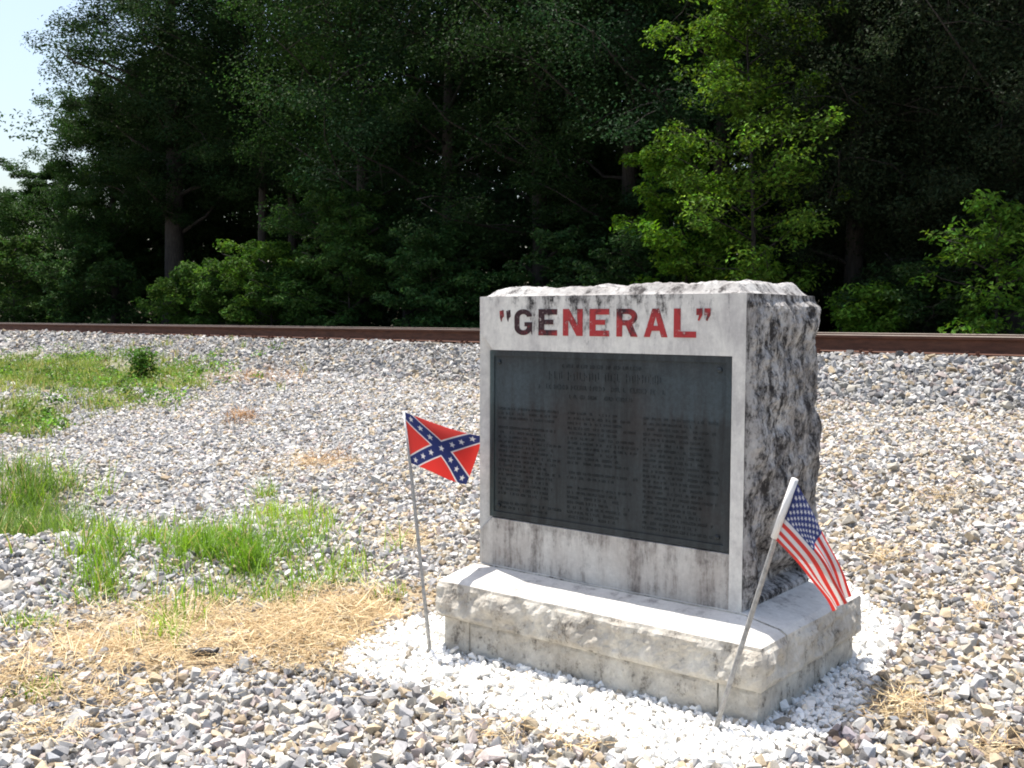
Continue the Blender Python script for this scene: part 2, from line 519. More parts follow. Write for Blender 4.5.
def rot_batch(n, tilt):
    a = rng.random(n)*2*PI; tx = rng.normal(0, tilt, n); ty = rng.normal(0, tilt, n)
    ca, sa = np.cos(a), np.sin(a); z = np.zeros(n); o = np.ones(n)
    Rz = np.stack([ca, -sa, z, sa, ca, z, z, z, o], -1).reshape(n, 3, 3)
    c, s = np.cos(tx), np.sin(tx); Rx = np.stack([o, z, z, z, c, -s, z, s, c], -1).reshape(n, 3, 3)
    c, s = np.cos(ty), np.sin(ty); Ry = np.stack([c, z, s, z, o, z, -s, z, c], -1).reshape(n, 3, 3)
    return Rx @ Ry @ Rz
def scatter(name, variants, P, size, colr, tilt, mat, label, cat):
    n = len(P); R = rot_batch(n, tilt); which = rng.integers(0, len(variants), n)
    Vs, Fs, Cs = [], [], []; off = 0
    for k, (V, T) in enumerate(variants):
        i = np.where(which == k)[0]
        if not len(i): continue
        q = np.einsum('nij,vj->nvi', R[i], V)*size[i][:, None, None] + P[i][:, None, :]
        m = len(V)
        Vs.append(q.reshape(-1, 3)); Cs.append(np.repeat(colr[i], m, 0))
        Fs.append((T[None] + (off + np.arange(len(i))*m)[:, None, None]).reshape(-1, 3)); off += m*len(i)
    me = np_mesh(name, np.concatenate(Vs), np.concatenate(Fs), np.concatenate(Cs))
    return tag(lnk(name, me, mat), label, cat, kind='stuff')
def in_view(x, y, margin=.5):
    return (np.abs(x) < .50*y + margin) & (y > 2.25)
def jitter_grid(x0, x1, y0, y1, d):
    a, b = np.meshgrid(np.arange(x0, x1, d), np.arange(y0, y1, d))
    a = a.ravel() + rng.uniform(-.5, .5, a.size)*d; b = b.ravel() + rng.uniform(-.5, .5, b.size)*d
    return a, b
def base_mask(x, y, grow=0.):
    a, b = w2m(x, y)
    return (a > -.035-grow) & (a < 1.24+grow) & (b > -.175-grow) & (b < .59+grow)

STONES = hull_variants(80, .66)
PAL = np.array([[.36, .355, .355], [.48, .47, .45], [.28, .28, .29], [.43, .40, .345], [.21, .20, .195], [.46, .375, .26], [.34, .27, .19], [.43, .37, .345], [.60, .585, .56], [.36, .37, .39]])
P_COOL = np.array([.22, .22, .12, .12, .05, .05, .03, .08, .10, .03])
P_WARM = np.array([.10, .15, .06, .20, .05, .17, .07, .10, .08, .02])
def stone_layers(layers, keep):
    Ps, Ss = [], []
    for (d, smin, smed, lift, y0, y1) in layers:
        x, y = jitter_grid(-15, 9, y0, y1, d)
        s = N_[0]*x + N_[1]*y
        k = in_view(x, y) & keep(x, y, s)
        x, y = x[k], y[k]
        sz = np.clip(np.exp(rng.normal(math.log(smed), .34, len(x))), smin, smed*2.0)*.5
        z = ground_h(x, y) + sz*(rng.uniform(-.15, .35, len(x)) + lift)
        Ps.append(np.stack([x, y, z], -1)); Ss.append(sz)
    return np.concatenate(Ps), np.concatenate(Ss)
def stone_cols(P, cool):
    n = len(P)
    u = rng.random(n)
    ci = np.searchsorted(np.cumsum(P_COOL), u*P_COOL.sum()); wi = np.searchsorted(np.cumsum(P_WARM), u*P_WARM.sum())
    pick = np.where(rng.random(n) < cool, np.clip(ci, 0, 9), np.clip(wi, 0, 9))
    c = PAL[pick]*.88*np.exp(rng.normal(0, .17, n))[:, None]
    return np.clip(c, .02, .72)
SHOULDER = 8.45
def keep_gravel(x, y, s):
    thin = np.clip(zone(STRAW, x, y)*1.2, 0, .86); thin = np.maximum(thin, np.clip(zone([Patch(205, 669, 20, 9)], x, y)*9, 0, 3)); thin = np.maximum(thin, np.clip(zone(GRASS, x, y)*.7, 0, .62)); thin = np.maximum(thin, np.clip(zone(HOLLOW, x, y)*1.2, 0, .9)); thin = np.maximum(thin, np.clip(zone(BANK, x, y)*1.4, 0, .93))
    wob = .25*(fbm(x*1.3, y*1.3)-.5)
    return (s + wob < SHOULDER) & ~poly_mask(WHITE, x, y) & ~base_mask(x, y) & (rng.random(len(x)) > thin*(.5+fbm(x*2.3, y*2.3)))
def keep_ballast(x, y, s):
    wob = .25*(fbm(x*1.3, y*1.3)-.5)
    on_rail = (np.abs(s-RAIL_S) < .085)
    return (s + wob >= SHOULDER) & (s < 12.9) & ~on_rail & (y < 40)
Pg, Sg = stone_layers([(.0185, .009, .020, 0., 2.25, 7.2), (.028, .014, .027, .6, 2.25, 7.2), (.14, .034, .042, .5, 2.25, 7.2), (.029, .016, .032, .1, 7.2, 13), (.050, .03, .050, .1, 13, 24)], keep_gravel)
cool = np.clip(.26 - .36*Pg[:, 0] - .05*(N_[0]*Pg[:, 0]+N_[1]*Pg[:, 1]-3) + (fbm(Pg[:, 0]*.8+3, Pg[:, 1]*.8)-.5)*1.2, .06, .95)
cg = stone_cols(Pg, cool)
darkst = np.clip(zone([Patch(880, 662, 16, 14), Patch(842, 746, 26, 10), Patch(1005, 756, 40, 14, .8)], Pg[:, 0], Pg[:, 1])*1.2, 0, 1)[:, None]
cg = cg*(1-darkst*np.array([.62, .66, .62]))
scatter('gravel', STONES, Pg, Sg, cg, .6, M['stone_bits'], 'loose tan and grey crushed stone spread over the ground', 'gravel')
Pb, Sb = stone_layers([(.036, .022, .043, .0, 7, 14), (.055, .03, .048, .5, 7, 14), (.046, .03, .052, .1, 14, 22), (.072, .04, .08, .1, 22, 40)], keep_ballast)
scatter('ballast', STONES, Pb, Sb, stone_cols(Pb, np.full(len(Pb), .97))*.80, .8, M['stone_bits'], 'blue grey track ballast heaped along the rail', 'ballast')
# white marble chips round the monument
CHIPS = hull_variants(30, .62)
x, y = jitter_grid(-1.2, 2.2, 2.2, 5.2, .015)
wx = x + .06*(fbm(x*6, y*6)-.5) + rng.normal(0, .025, len(x)); wy = y + .06*(fbm(x*6+40, y*6)-.5) + rng.normal(0, .025, len(x))
k = poly_mask(WHITE, wx, wy) & ~base_mask(x, y, -.01)
x, y = x[k], y[k]
sz = np.clip(np.exp(rng.normal(math.log(.021), .3, len(x))), .012, .055)*.5
zz = ground_h(x, y) + sz*rng.uniform(-.1, 1.1, len(x)) + .012*fbm(x*9, y*9)
cc = np.array([.82, .82, .81])*np.exp(rng.normal(0, .06, len(x)))[:, None]
cc *= np.where(rng.random(len(x)) < .25, rng.uniform(.72, .95, len(x)), 1)[:, None]*np.array([1, .985, .955])
dk = rng.random(len(x)) < .06; cc[dk] = np.array([.42, .37, .30])*np.exp(rng.normal(0, .3, dk.sum()))[:, None]
scatter('white_gravel', CHIPS, np.stack([x, y, zz], -1), sz, np.clip(cc, .03, .88), .5, M['marble_bits'], 'bright white marble chips spread around the monument base', 'white gravel')
# a few dark stones strayed onto the chips
# ------------------------------------------------------------------ blades (grass and straw) as ribbons
def ribbons(name, P, ang, length, width, lean, curl, colr, mat, label, cat, seg=3, lift0=0.0):
    """lean: 0 = upright, 1 = flat; curl bends it further over"""
    n = len(P); t = np.linspace(0, 1, seg+1)
    th = lean[:, None] + curl[:, None]*t[None]           # angle from the vertical
    step = (length/seg)[:, None]
    hx = np.concatenate([np.zeros((n, 1)), np.cumsum(np.sin(th[:, 1:])*step, 1)], 1)
    hz = np.concatenate([np.zeros((n, 1)), np.cumsum(np.cos(th[:, 1:])*step, 1)], 1)
    d = np.stack([np.cos(ang), np.sin(ang)], -1); side = np.stack([-np.sin(ang), np.cos(ang)], -1)
    w = width[:, None]*(1-.85*t[None]**1.5)*.5
    C = np.zeros((n, seg+1, 3))
    C[..., 0] = P[:, None, 0] + d[:, None, 0]*hx; C[..., 1] = P[:, None, 1] + d[:, None, 1]*hx; C[..., 2] = P[:, None, 2] + hz + lift0
    tw = rng.uniform(-.5, .5, n)
    off = np.zeros((n, seg+1, 3)); off[..., 0] = side[:, None, 0]*w; off[..., 1] = side[:, None, 1]*w; off[..., 2] = w*tw[:, None]
    V = np.stack([C-off, C+off], 2).reshape(n, -1, 3)
    m = 2*(seg+1)
    q = np.array([[2*i, 2*i+1, 2*i+3, 2*i+2] for i in range(seg)])
    F = (q[None] + (np.arange(n)*m)[:, None, None]).reshape(-1, 4)
    me = np_mesh(name, V.reshape(-1, 3), F, np.repeat(colr, m, 0))
    return tag(lnk(name, me, mat), label, cat, kind='stuff')
def cat_pts(patches, dens, maxn=6000):
    xs, ys = [], []
    for p in patches:
        n = int(min(maxn, dens*PI*p.rx*p.ry*p.amt))
        x, y = p.sample(n); xs.append(x); ys.append(y)
    x = np.concatenate(xs); y = np.concatenate(ys)
    k = ~base_mask(x, y, .02)
    return x[k], y[k]
# straw
x, y = cat_pts(STRAW, 8500, 15000)
k = rng.random(len(x)) < np.clip(.15 + 1.5*(fbm(x*2.6, y*2.6)-.22), 0, 1)
k &= ~(poly_mask(WHITE, x, y) & (rng.random(len(x)) < .93))
x, y = x[k], y[k]; n = len(x)
Ps = np.stack([x, y, ground_h(x, y) + rng.uniform(.004, .05, n)], -1)
sc_ = np.array([[.55, .43, .25], [.45, .33, .18], [.64, .54, .36], [.34, .23, .12]])[rng.integers(0, 4, n)]*np.exp(rng.normal(0, .15, n))[:, None]
ribbons('dry_straw', Ps, rng.random(n)*2*PI, rng.gamma(3., .025, n).clip(.02, .2), rng.uniform(.0015, .004, n), rng.uniform(1.15, 1.62, n), rng.uniform(-.3, .5, n), sc_, M['straw'],
        'golden dead grass lying matted over the stones', 'straw')
x, y = cat_pts(DRYBR, 500, 500); n = len(x)
Ps = np.stack([x, y, ground_h(x, y) + .02], -1)
sc_ = np.array([.34, .20, .10])*np.exp(rng.normal(0, .25, n))[:, None]
ribbons('dry_weeds', Ps, rng.random(n)*2*PI, rng.uniform(.08, .2, n), rng.uniform(.004, .008, n), rng.uniform(.5, 1.3, n), rng.uniform(0, .8, n), sc_, M['straw'],
        'rust brown withered weeds scattered on the slope', 'dry weeds')
# green grass, in tufts
def tufts(patches, dens, blades, hmin, hmax, wid, pal, name, label, extra=()):
    x, y = cat_pts(patches, dens)
    k = rng.random(len(x)) < np.clip(4.5*(fbm(x*3.3+7, y*3.3)-.42), .03, 1)
    x, y = x[k], y[k]
    tx = [x]; ty = [y]; th = [rng.uniform(hmin, hmax, len(x))]
    for (px, py, m, r, h) in extra:
        q = gp(px, py); tx.append(q.x + rng.normal(0, r, m)); ty.append(q.y + rng.normal(0, r, m)); th.append(h*rng.uniform(.6, 1.1, m))
    x = np.concatenate(tx); y = np.concatenate(ty); h = np.concatenate(th)
    x = np.repeat(x, blades); y = np.repeat(y, blades); h = np.repeat(h, blades)
    n = len(x); x = x + rng.normal(0, .028, n); y = y + rng.normal(0, .028, n)
    P = np.stack([x, y, ground_h(x, y) - .005], -1)
    tone = np.clip(fbm(x*2.1+30, y*2.1)*1.6-.3, 0, 1)
    c = np.array(pal[0])*(1-tone[:, None]) + np.array(pal[1])*tone[:, None]
    c = c*np.exp(rng.normal(0, .2, n))[:, None]
    dead = rng.random(n) < .10; c[dead] = np.array([.42, .34, .16])
    ribbons(name, P, rng.random(n)*2*PI, h*rng.uniform(.55, 1.1, n), wid*rng.uniform(.6, 1.2, n), rng.uniform(.02, .45, n), rng.uniform(.1, 1.1, n), c, M['grass'], label, 'grass', 4)
tufts(GRASS, 430, 7, .06, .24, .0065, ((.12, .24, .028), (.29, .42, .05)), 'grass', 'bright green grass tufts growing through the gravel',
      [(265, 500, 10, .04, .2), (300, 522, 14, .05, .2), (262, 515, 8, .04, .15), (100, 565, 10, .06, .22), (120, 555, 7, .05, .25), (80, 560, 8, .04, .28), (345, 575, 10, .05, .17), (38, 470, 10, .1, .3),
       (45, 500, 20, .2, .34), (20, 500, 20, .2, .34), (170, 640, 12, .05, .13), (30, 630, 14, .05, .1), (100, 600, 20, .07, .16), (120, 540, 12, .1, .2), (390, 600, 8, .05, .1), (290, 545, 14, .1, .2), (240, 545, 12, .1, .2), (30, 696, 10, .04, .07), (205, 545, 14, .1, .14), (155, 545, 14, .1, .12)])
tufts(HOLLOW, 300, 7, .12, .32, .008, ((.06, .13, .022), (.15, .24, .04)), 'hollow_grass', 'taller dark green grass filling the hollow at the left')
tufts(BANK, 105, 8, .06, .24, .012, ((.10, .17, .028), (.27, .31, .08)), 'bank_grass', 'rough green weeds and grass covering the low bank')

# ------------------------------------------------------------------ leaves
def leaf_cloud(C, R, per, size, base, var=.25, up=.6, flat=.55, light=None):
    """leaves scattered in clumps; C (n,3) centres, R (n) radii -> V, F, colours"""
    n = len(C); tot = n*per
    c = np.repeat(C, per, 0); r = np.repeat(R, per)
    d = rng.normal(0, 1, (tot, 3)); d /= np.linalg.norm(d, axis=1)[:, None]
    rad = rng.random(tot)**.45
    p = c + d*(r*rad)[:, None]*np.array([1, 1, flat])
    nrm = d*.7 + rng.normal(0, .55, (tot, 3)); nrm[:, 2] = np.abs(nrm[:, 2])*.6 + up
    nrm /= np.linalg.norm(nrm, axis=1)[:, None]
    t = np.cross(nrm, rng.normal(0, 1, (tot, 3))); t /= np.linalg.norm(t, axis=1)[:, None]+1e-9
    b = np.cross(nrm, t)
    L_ = size*rng.uniform(.65, 1.35, tot)[:, None]; Wd = L_*rng.uniform(.42, .6, tot)[:, None]
    fold = nrm*L_*.10
    V = np.stack([p - t*L_*.5, p + b*Wd*.5 + fold - t*L_*.05, p + t*L_*.5 - fold, p - b*Wd*.5 + fold - t*L_*.05], 1)
    F = np.arange(tot*4).reshape(-1, 4)
    cl = np.array(base)[None]*np.exp(np.repeat(rng.normal(0, var*.6, n), per) + rng.normal(0, var, tot))[:, None]
    cl[:, 0] *= np.exp(rng.normal(0, .12, tot))
    return V.reshape(-1, 3), F, np.repeat(cl, 4, 0)

def grow(H, crown0, crad, rtrunk, nl, lean=(0, 0), shape='round', fork=False, per_limb=5, seed=0):
    """skeleton: returns (limb tubes, clump centres, clump radii)"""
    rd = random.Random(seed); mb = MB(); C = []; R = []
    pts = []; k = 9; wob = [0, 0]
    for i in range(k+1):
        t = i/k
        wob[0] += rd.uniform(-.03, .03)*H*.35; wob[1] += rd.uniform(-.03, .03)*H*.35
        pts.append(Vector((lean[0]*t*H + wob[0]*t, lean[1]*t*H + wob[1]*t, t*H*.97)))
    rads = [rtrunk*((1-i/k)**.8*.92+.05)*(1.35 if i == 0 else 1) for i in range(k+1)]
    mb.tube([pts[0]-Vector((0, 0, .4))] + pts, [rads[0]*1.15] + rads, 9)
    def on_trunk(t):
        f = t*k; i = min(int(f), k-1); return pts[i].lerp(pts[i+1], f-i), rads[i]
    az = rd.uniform(0, 6.28)
    for j in range(nl):
        t = crown0/H + (1-crown0/H)*((j+.5)/nl)**.9*.97
        q, rr = on_trunk(min(t, .99)); h = (t-crown0/H)/(1-crown0/H)
        if shape == 'round': ext = crad*(math.sin(PI*min(.97, .16+.80*h))**.7)
        elif shape == 'cone': ext = crad*(1.03-h)
        else: ext = crad*(.55+.45*math.sin(PI*h))
        ext *= rd.uniform(.65, 1.15); az += 2.4 + rd.uniform(-.5, .5)
        rise = rd.uniform(.15, .6) if shape != 'cone' else rd.uniform(-.15, .15)
        d = Vector((math.cos(az), math.sin(az), rise))
        lp = [q]; cur = q.copy(); m = 4
        for s in range(m):
            d2 = d + Vector((rd.uniform(-.3, .3), rd.uniform(-.3, .3), rd.uniform(-.2, .25)))
            cur = cur + d2*(ext/m); lp.append(cur.copy())
        r0 = max(.014, rr*.26)
        mb.tube(lp, [r0*(1-.8*i/m) for i in range(m+1)], 5)
        for s in range(per_limb+4):
            f = rd.uniform(.22, 1.08)*m; i = min(int(f), m-1)
            a = lp[i].lerp(lp[i+1], min(f-i, 1.2))
            off = Vector((rd.gauss(0, 1), rd.gauss(0, 1), rd.gauss(0, .55)))*ext*.20
            e = a+off
            if s % 2 == 0: mb.tube([a, a.lerp(e, .5)+Vector((0, 0, .04)), e], [r0*.35, r0*.22, .006], 4)
            C.append(e); R.append(max(.20, ext*rd.uniform(.13, .30)))
    return mb, np.array([c[:] for c in C]), np.array(R)

def tree(name, x, y, H, crown0, crad, rtrunk, nl, per, size, colr, label, cat='tree', group=None, lean=(0, 0), shape='round', per_limb=5, seed=0, flat=.55, up=.6, var=.25, dens=(1, 1, 1)):
    z = float(ground_h(x, y))
    root = empty(name, (x, y, z))
    tag(root, label, cat, group)
    mb, C, R = grow(H, crown0, crad, rtrunk, nl, lean, shape, False, per_limb, seed)
    mb.build('trunk' if cat == 'tree' else 'stem', M['bark'], root, True)
    V, F, cl = leaf_cloud(C, R*dens[1], int(per*dens[0]), size*dens[2], colr, var, up, flat)
    lnk('crown' if cat == 'tree' else 'foliage', np_mesh('crown', V, F, cl), M['leaf'], root)
    return root

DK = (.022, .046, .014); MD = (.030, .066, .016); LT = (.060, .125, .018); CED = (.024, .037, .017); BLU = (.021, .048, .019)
EDGE = 'trees along the wood edge'
TREES = [
 # px, s, H, crown0, crad, rtrunk, limbs, leaves/clump, leafsize, colour, label, kw
 (176, 15.8, 16, 3.0, 3.1, .34, 62, 110, .13, DK, 'tall dark tree with the thickest trunk, standing left of the wood', dict(per_limb=6)),
 (116, 15.6, 8.4, .8, 2.2, .16, 40, 90, .13, MD, 'medium broad tree beside the thick dark trunk, open sky to its left', {}),
 (52, 15.4, 5.9, .5, 2.3, .12, 36, 90, .13, MD, 'low rounded tree at the left end, under the open sky', {}),
 (-20, 15.2, 5.4, .6, 3.0, .12, 26, 80, .14, LT, 'paler green tree cut off by the left edge of the view', {}),
 (262, 16.6, 14, 4.2, 4.0, .15, 34, 90, .13, DK, 'tall tree with a slim pale trunk showing above the light shrubs', dict(per_limb=6)),
 (292, 17.6, 14, 4.0, 4.0, .15, 34, 80, .13, BLU, 'tall tree with a slim dark trunk close to the slim pale one', dict(per_limb=6)),
 (362, 15.6, 12, 1.2, 3.6, .2, 40, 90, .12, MD, 'tall leafy tree left of centre with pale drooping sprays', dict(per_limb=6)),
 (448, 16.2, 12.5, 1.5, 3.6, .2, 40, 90, .12, BLU, 'dark blue green tree between the pale drooping sprays and the monument', dict(per_limb=6)),
 (540, 15.8, 11.5, 1.0, 3.2, .2, 40, 90, .11, DK, 'very dark dense tree straight behind the left half of the monument', dict(per_limb=6)),
 (628, 15.8, 11, 1.0, 3.0, .2, 40, 90, .11, DK, 'very dark dense tree just left of the bright yellow green tree', dict(per_limb=6)),
 (715, 15.8, 10.5, 1.5, 2.8, .2, 38, 90, .10, BLU, 'tall dark tree hidden mostly behind the bright yellow green tree', dict(per_limb=6)),
 (850, 14.9, 10, .6, 2.0, .16, 60, 90, .075, CED, 'dark cedar with feathery sprays, beside the bright yellow green tree', dict(shape='col', per_limb=6, flat=.7, up=.2)),
 (925, 15.1, 10.5, .5, 2.1, .16, 60, 90, .075, CED, 'dark cedar in the middle of the cedars', dict(shape='col', per_limb=6, flat=.7, up=.2)),
 (1010, 14.6, 10, .5, 2.1, .16, 60, 90, .075, CED, 'dark cedar at the right edge, behind the light green sapling', dict(shape='col', per_limb=6, flat=.7, up=.2)),
 (1120, 14.8, 10, .5, 2.4, .16, 50, 80, .08, CED, 'dark cedar beyond the right edge of the view', dict(shape='col', per_limb=6, flat=.7, up=.2)),
 (410, 20.0, 14.5, 1.2, 4.2, .2, 34, 80, .15, DK, 'tall tree of the second row left of centre', {}),
 (505, 20.0, 14, 1.0, 4.2, .2, 34, 80, .15, DK, 'tall tree of the second row behind the monument', {}),
 (600, 19.8, 14, 1.0, 4.0, .2, 34, 80, .15, DK, 'tall tree of the second row above the monument lettering', {}),
 (690, 19.6, 13, 1.0, 3.8, .2, 34, 80, .14, DK, 'tall tree of the second row left of the small sky gap', {}),
 (790, 19.4, 11, 1.0, 3.2, .2, 34, 80, .13, DK, 'tree of the second row under the small sky gap', {}),
 (890, 19.2, 12, 1.0, 3.4, .2, 34, 80, .13, DK, 'tree of the second row behind the cedars', {}),
 (985, 19.0, 12, 1.0, 3.4, .2, 34, 80, .13, DK, 'tree of the second row behind the right cedars', {}),
 (215, 19.0, 9.5, 2.2, 4.2, .22, 44, 90, .14, DK, 'tall tree of the second row between the thickest trunk and the slim pale one', dict(per_limb=6)),
 (168, 18.4, 9, 1.0, 2.4, .2, 40, 90, .14, DK, 'tree of the second row just left of the thickest trunk', dict(per_limb=6)),
 (340, 20.5, 10, 2.0, 4.0, .2, 30, 80, .15, DK, 'tall tree of the second row right of the slim trunks', {}),
]
for i, (px, s, H, c0, cr, rt, nl, per, ls, colr, lab, kw) in enumerate(TREES):
    x, y = gs(px, s)
    nm = 'cedar_tree' if colr is CED else 'broadleaf_tree'
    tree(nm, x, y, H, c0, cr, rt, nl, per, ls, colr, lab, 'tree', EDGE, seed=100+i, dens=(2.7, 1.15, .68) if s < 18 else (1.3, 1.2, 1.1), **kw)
# the sunlit young tree
x, y = gs(752, 13.3)
tree('young_tree', x, y, 5.7, .3, 1.32, .045, 36, 52, .072, (.086, .158, .022), 'bright yellow green young tree standing out of the dark wood', 'tree', lean=(.0, 0), per_limb=8, seed=7, var=.4)
x, y = gs(690, 13.6)
tree('young_tree', x, y, 3.3, .5, .95, .04, 20, 70, .08, (.10, .20, .022), 'smaller mid green young tree leaning from the bright one', 'tree', lean=(-.05, 0), per_limb=5, seed=8, var=.3)
SHR = [
 (995, 12.9, 1.85, .8, 20, 26, .075, (.085, .17, .022), 'light green sapling with open layered branches by the rail on the right'),
 (870, 13.2, .95, .55, 14, 50, .07, (.09, .18, .022), 'low bright bush beside the rail, right of the monument'),
 (752, 13.4, 1.6, .30, 10, 30, .08, (.13, .25, .025), 'thin leafy shoot standing right above the monument top'),
 (232, 13.4, 1.9, 1.2, 22, 80, .09, (.05, .105, .02), 'light green bush below the slim pale trunk'),
 (272, 13.5, 2.3, 1.1, 22, 80, .09, (.07, .14, .022), 'brightest bush under the slim trunks'),
 (305, 13.6, 1.7, 1.1, 20, 70, .09, (.042, .095, .02), 'mid green bush right of the brightest bush'),
 (350, 13.8, 3.4, 1.3, 24, 70, .10, (.045, .095, .022), 'dull green bush below the drooping sprays'),
 (432, 13.7, 2.3, 1.0, 20, 70, .09, (.04, .09, .026), 'cone shaped blue green bush left of the monument'),
 (480, 13.9, 1.5, .9, 18, 60, .09, (.035, .08, .022), 'low dark bush touching the monument left edge'),
 (190, 13.5, 1.7, 1.1, 18, 60, .11, (.06, .12, .022), 'low bush at the foot of the thickest trunk'),
 (85, 13.5, 2.6, 1.6, 20, 70, .12, (.035, .075, .02), 'dark bush by the rail, left of the thickest trunk'),
 (15, 13.4, 3.2, 2.0, 22, 70, .13, (.045, .09, .02), 'wide dull bush at the left edge above the rail'),
 (920, 13.6, 1.3, .8, 16, 60, .07, (.03, .06, .018), 'low dark bush between the two light bushes on the right'),
 (570, 14.0, 2.2, 1.1, 18, 70, .09, (.03, .065, .02), 'dark bush behind the monument, left one'),
 (660, 13.9, 2.0, 1.1, 18, 70, .09, (.03, .065, .02), 'dark bush behind the monument, right one'),
]
for i, (px, s, H, cr, nl, per, ls, colr, lab) in enumerate(SHR):
    x, y = gs(px, s)
    tree('bush', x, y, H, .15, cr, .025, nl, per, ls, colr, lab, 'bush', 'bushes beyond the track', per_limb=4, seed=300+i, var=.3)
# deep wood behind
cs = []; rs = []
for k in range(1500):
    px = random.uniform(225, 1150); s = random.uniform(21.5, 27)
    x, y = gs(px, s); hmax = 14 if px > 420 else 7
    cs.append((x, y, .4 + random.random()**.9*hmax)); rs.append(random.uniform(.8, 1.5))
for k in range(260):
    px = random.uniform(-120, 225); s = random.uniform(19, 22)
    x, y = gs(px, s); cs.append((x, y, .4 + random.random()*3.6)); rs.append(random.uniform(.8, 1.5))
for k in range(700):
    px = random.uniform(-160, 1250); s = random.uniform(19.5, 24)
    x, y = gs(px, s); cs.append((x, y, .4 + random.random()**1.3*(4.2 if px > 60 else 2.6))); rs.append(random.uniform(.8, 1.4))
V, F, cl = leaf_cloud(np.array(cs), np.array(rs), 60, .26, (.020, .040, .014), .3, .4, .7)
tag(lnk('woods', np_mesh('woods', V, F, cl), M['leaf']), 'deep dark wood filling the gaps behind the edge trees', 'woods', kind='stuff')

# low leafy ground cover on the bank
x, y = cat_pts(BANK, 20)
k = rng.random(len(x)) < np.clip(3.5*(fbm(x*1.7+3, y*1.7)-.42), .02, 1)
x, y = x[k], y[k]
V, F, cl = leaf_cloud(np.stack([x, y, ground_h(x, y)+rng.uniform(.03, .13, len(x))], -1), rng.uniform(.07, .2, len(x)), 26, .05, (.10, .19, .03), .4, .5, .6)
tag(lnk('ground_cover', np_mesh('ground_cover', V, F, cl), M['grass']), 'leafy green weeds spreading over the low bank', 'ground cover', kind='stuff')
# a weed plant on the left bank
for (px, py, H, cr, lab, sd) in [(142, 381, .42, .12, 'small leafy weed standing on top of the grassy bank below the ballast', 401)]:
    q = gp(px, py)
    tree('weed_plant', q.x, q.y, H, .03, cr, .008, 12, 9, .055, (.07, .15, .022), lab, 'weed', None, per_limb=4, seed=sd, var=.3)

# ------------------------------------------------------------------ railway track
trk_o = np.array([0., 0.]) + N_*RAIL_S
track = empty('railway_track', (trk_o[0], trk_o[1], BED), math.atan2(U_[1], U_[0]))
tag(track, 'rusty brown railway track on a raised stone bed', 'railway track')
def rail_profile():
    h = [(-.076, 0), (.076, 0), (.076, .010), (.035, .020), (.010, .034), (.008, .125), (.014, .138), (.037, .147), (.037, .172), (.030, .180), (-.030, .180), (-.037, .172), (-.037, .147), (-.014, .138), (-.008, .125), (-.010, .034), (-.035, .020), (-.076, .010)]
    return h
def make_rail(yoff):
    pr = rail_profile(); us = [-120, -60, -30, -20, -10, 0, 10, 20, 40]; n = len(pr)
    V = [(u, yoff+p[0], p[1]) for u in us for p in pr]; F = []; mi = []
    for i in range(len(us)-1):
        for k in range(n):
            k2 = (k+1) % n; F.append((i*n+k, i*n+k2, (i+1)*n+k2, (i+1)*n+k)); mi.append(1 if k in (8, 9, 10) else 0)
    me = np_mesh('rail', V, F, mati=mi)
    me.materials.append(M['rust']); me.materials.append(M['railhead'])
    return lnk('rail', me, None, track)
make_rail(0.0); make_rail(1.51)
tie_mb = MB(); tie_mb.box((-.11, -.52, -.20), (.11, 2.03, -.018))
def plate_mb(yo):
    plate = MB()
    plate.box((-.09, yo-.17, -.018), (.09, yo+.17, -.002))
    for sg in (-1, 1):
        for dx in (-.05, .05):
            plate.box((dx-.012, yo+sg*.093-.012, -.0021), (dx+.012, yo+sg*.093+.012, .020))
            plate.box((dx-.017, yo+sg*.086-.018, .0199), (dx+.017, yo+sg*.086+.018, .036))
    return plate
tie0 = pl0 = None
for i in range(62):
    u = -26 + i*.53 + random.uniform(-.02, .02)
    if tie0 is None:
        tie0 = tie_mb.build('tie', M['tie'], track); pl0 = [plate_mb(yo).build('tie_plate', M['rust'], tie0) for yo in (0., 1.51)]; a = tie0
    else:
        a = tie0.copy(); COL.objects.link(a); a.parent = track
        for p_ in pl0:
            b = p_.copy(); COL.objects.link(b); b.parent = a
    a.location = (u, 0, 0)

# ------------------------------------------------------------------ monument
mon = empty('stone_monument', (MON[0], MON[1], 0), YAW)
tag(mon, 'weathered white marble monument with bronze plaque and red lettering', 'monument')
WD, DP, HT = 1.0939, .5238, 1.30
LX, LF, LR, BB = .0438, .1858, .158, .075
H1, H2, HS, INS = .1126, .2539, .2884, .017
PL, PR, PT, PB = .0463, 1.048, 1.1013, .4718
fx = lambda x: x*1.0285
fz = lambda z: PB + (z-.4931)*(PT-PB)/(1.1065-.4931)

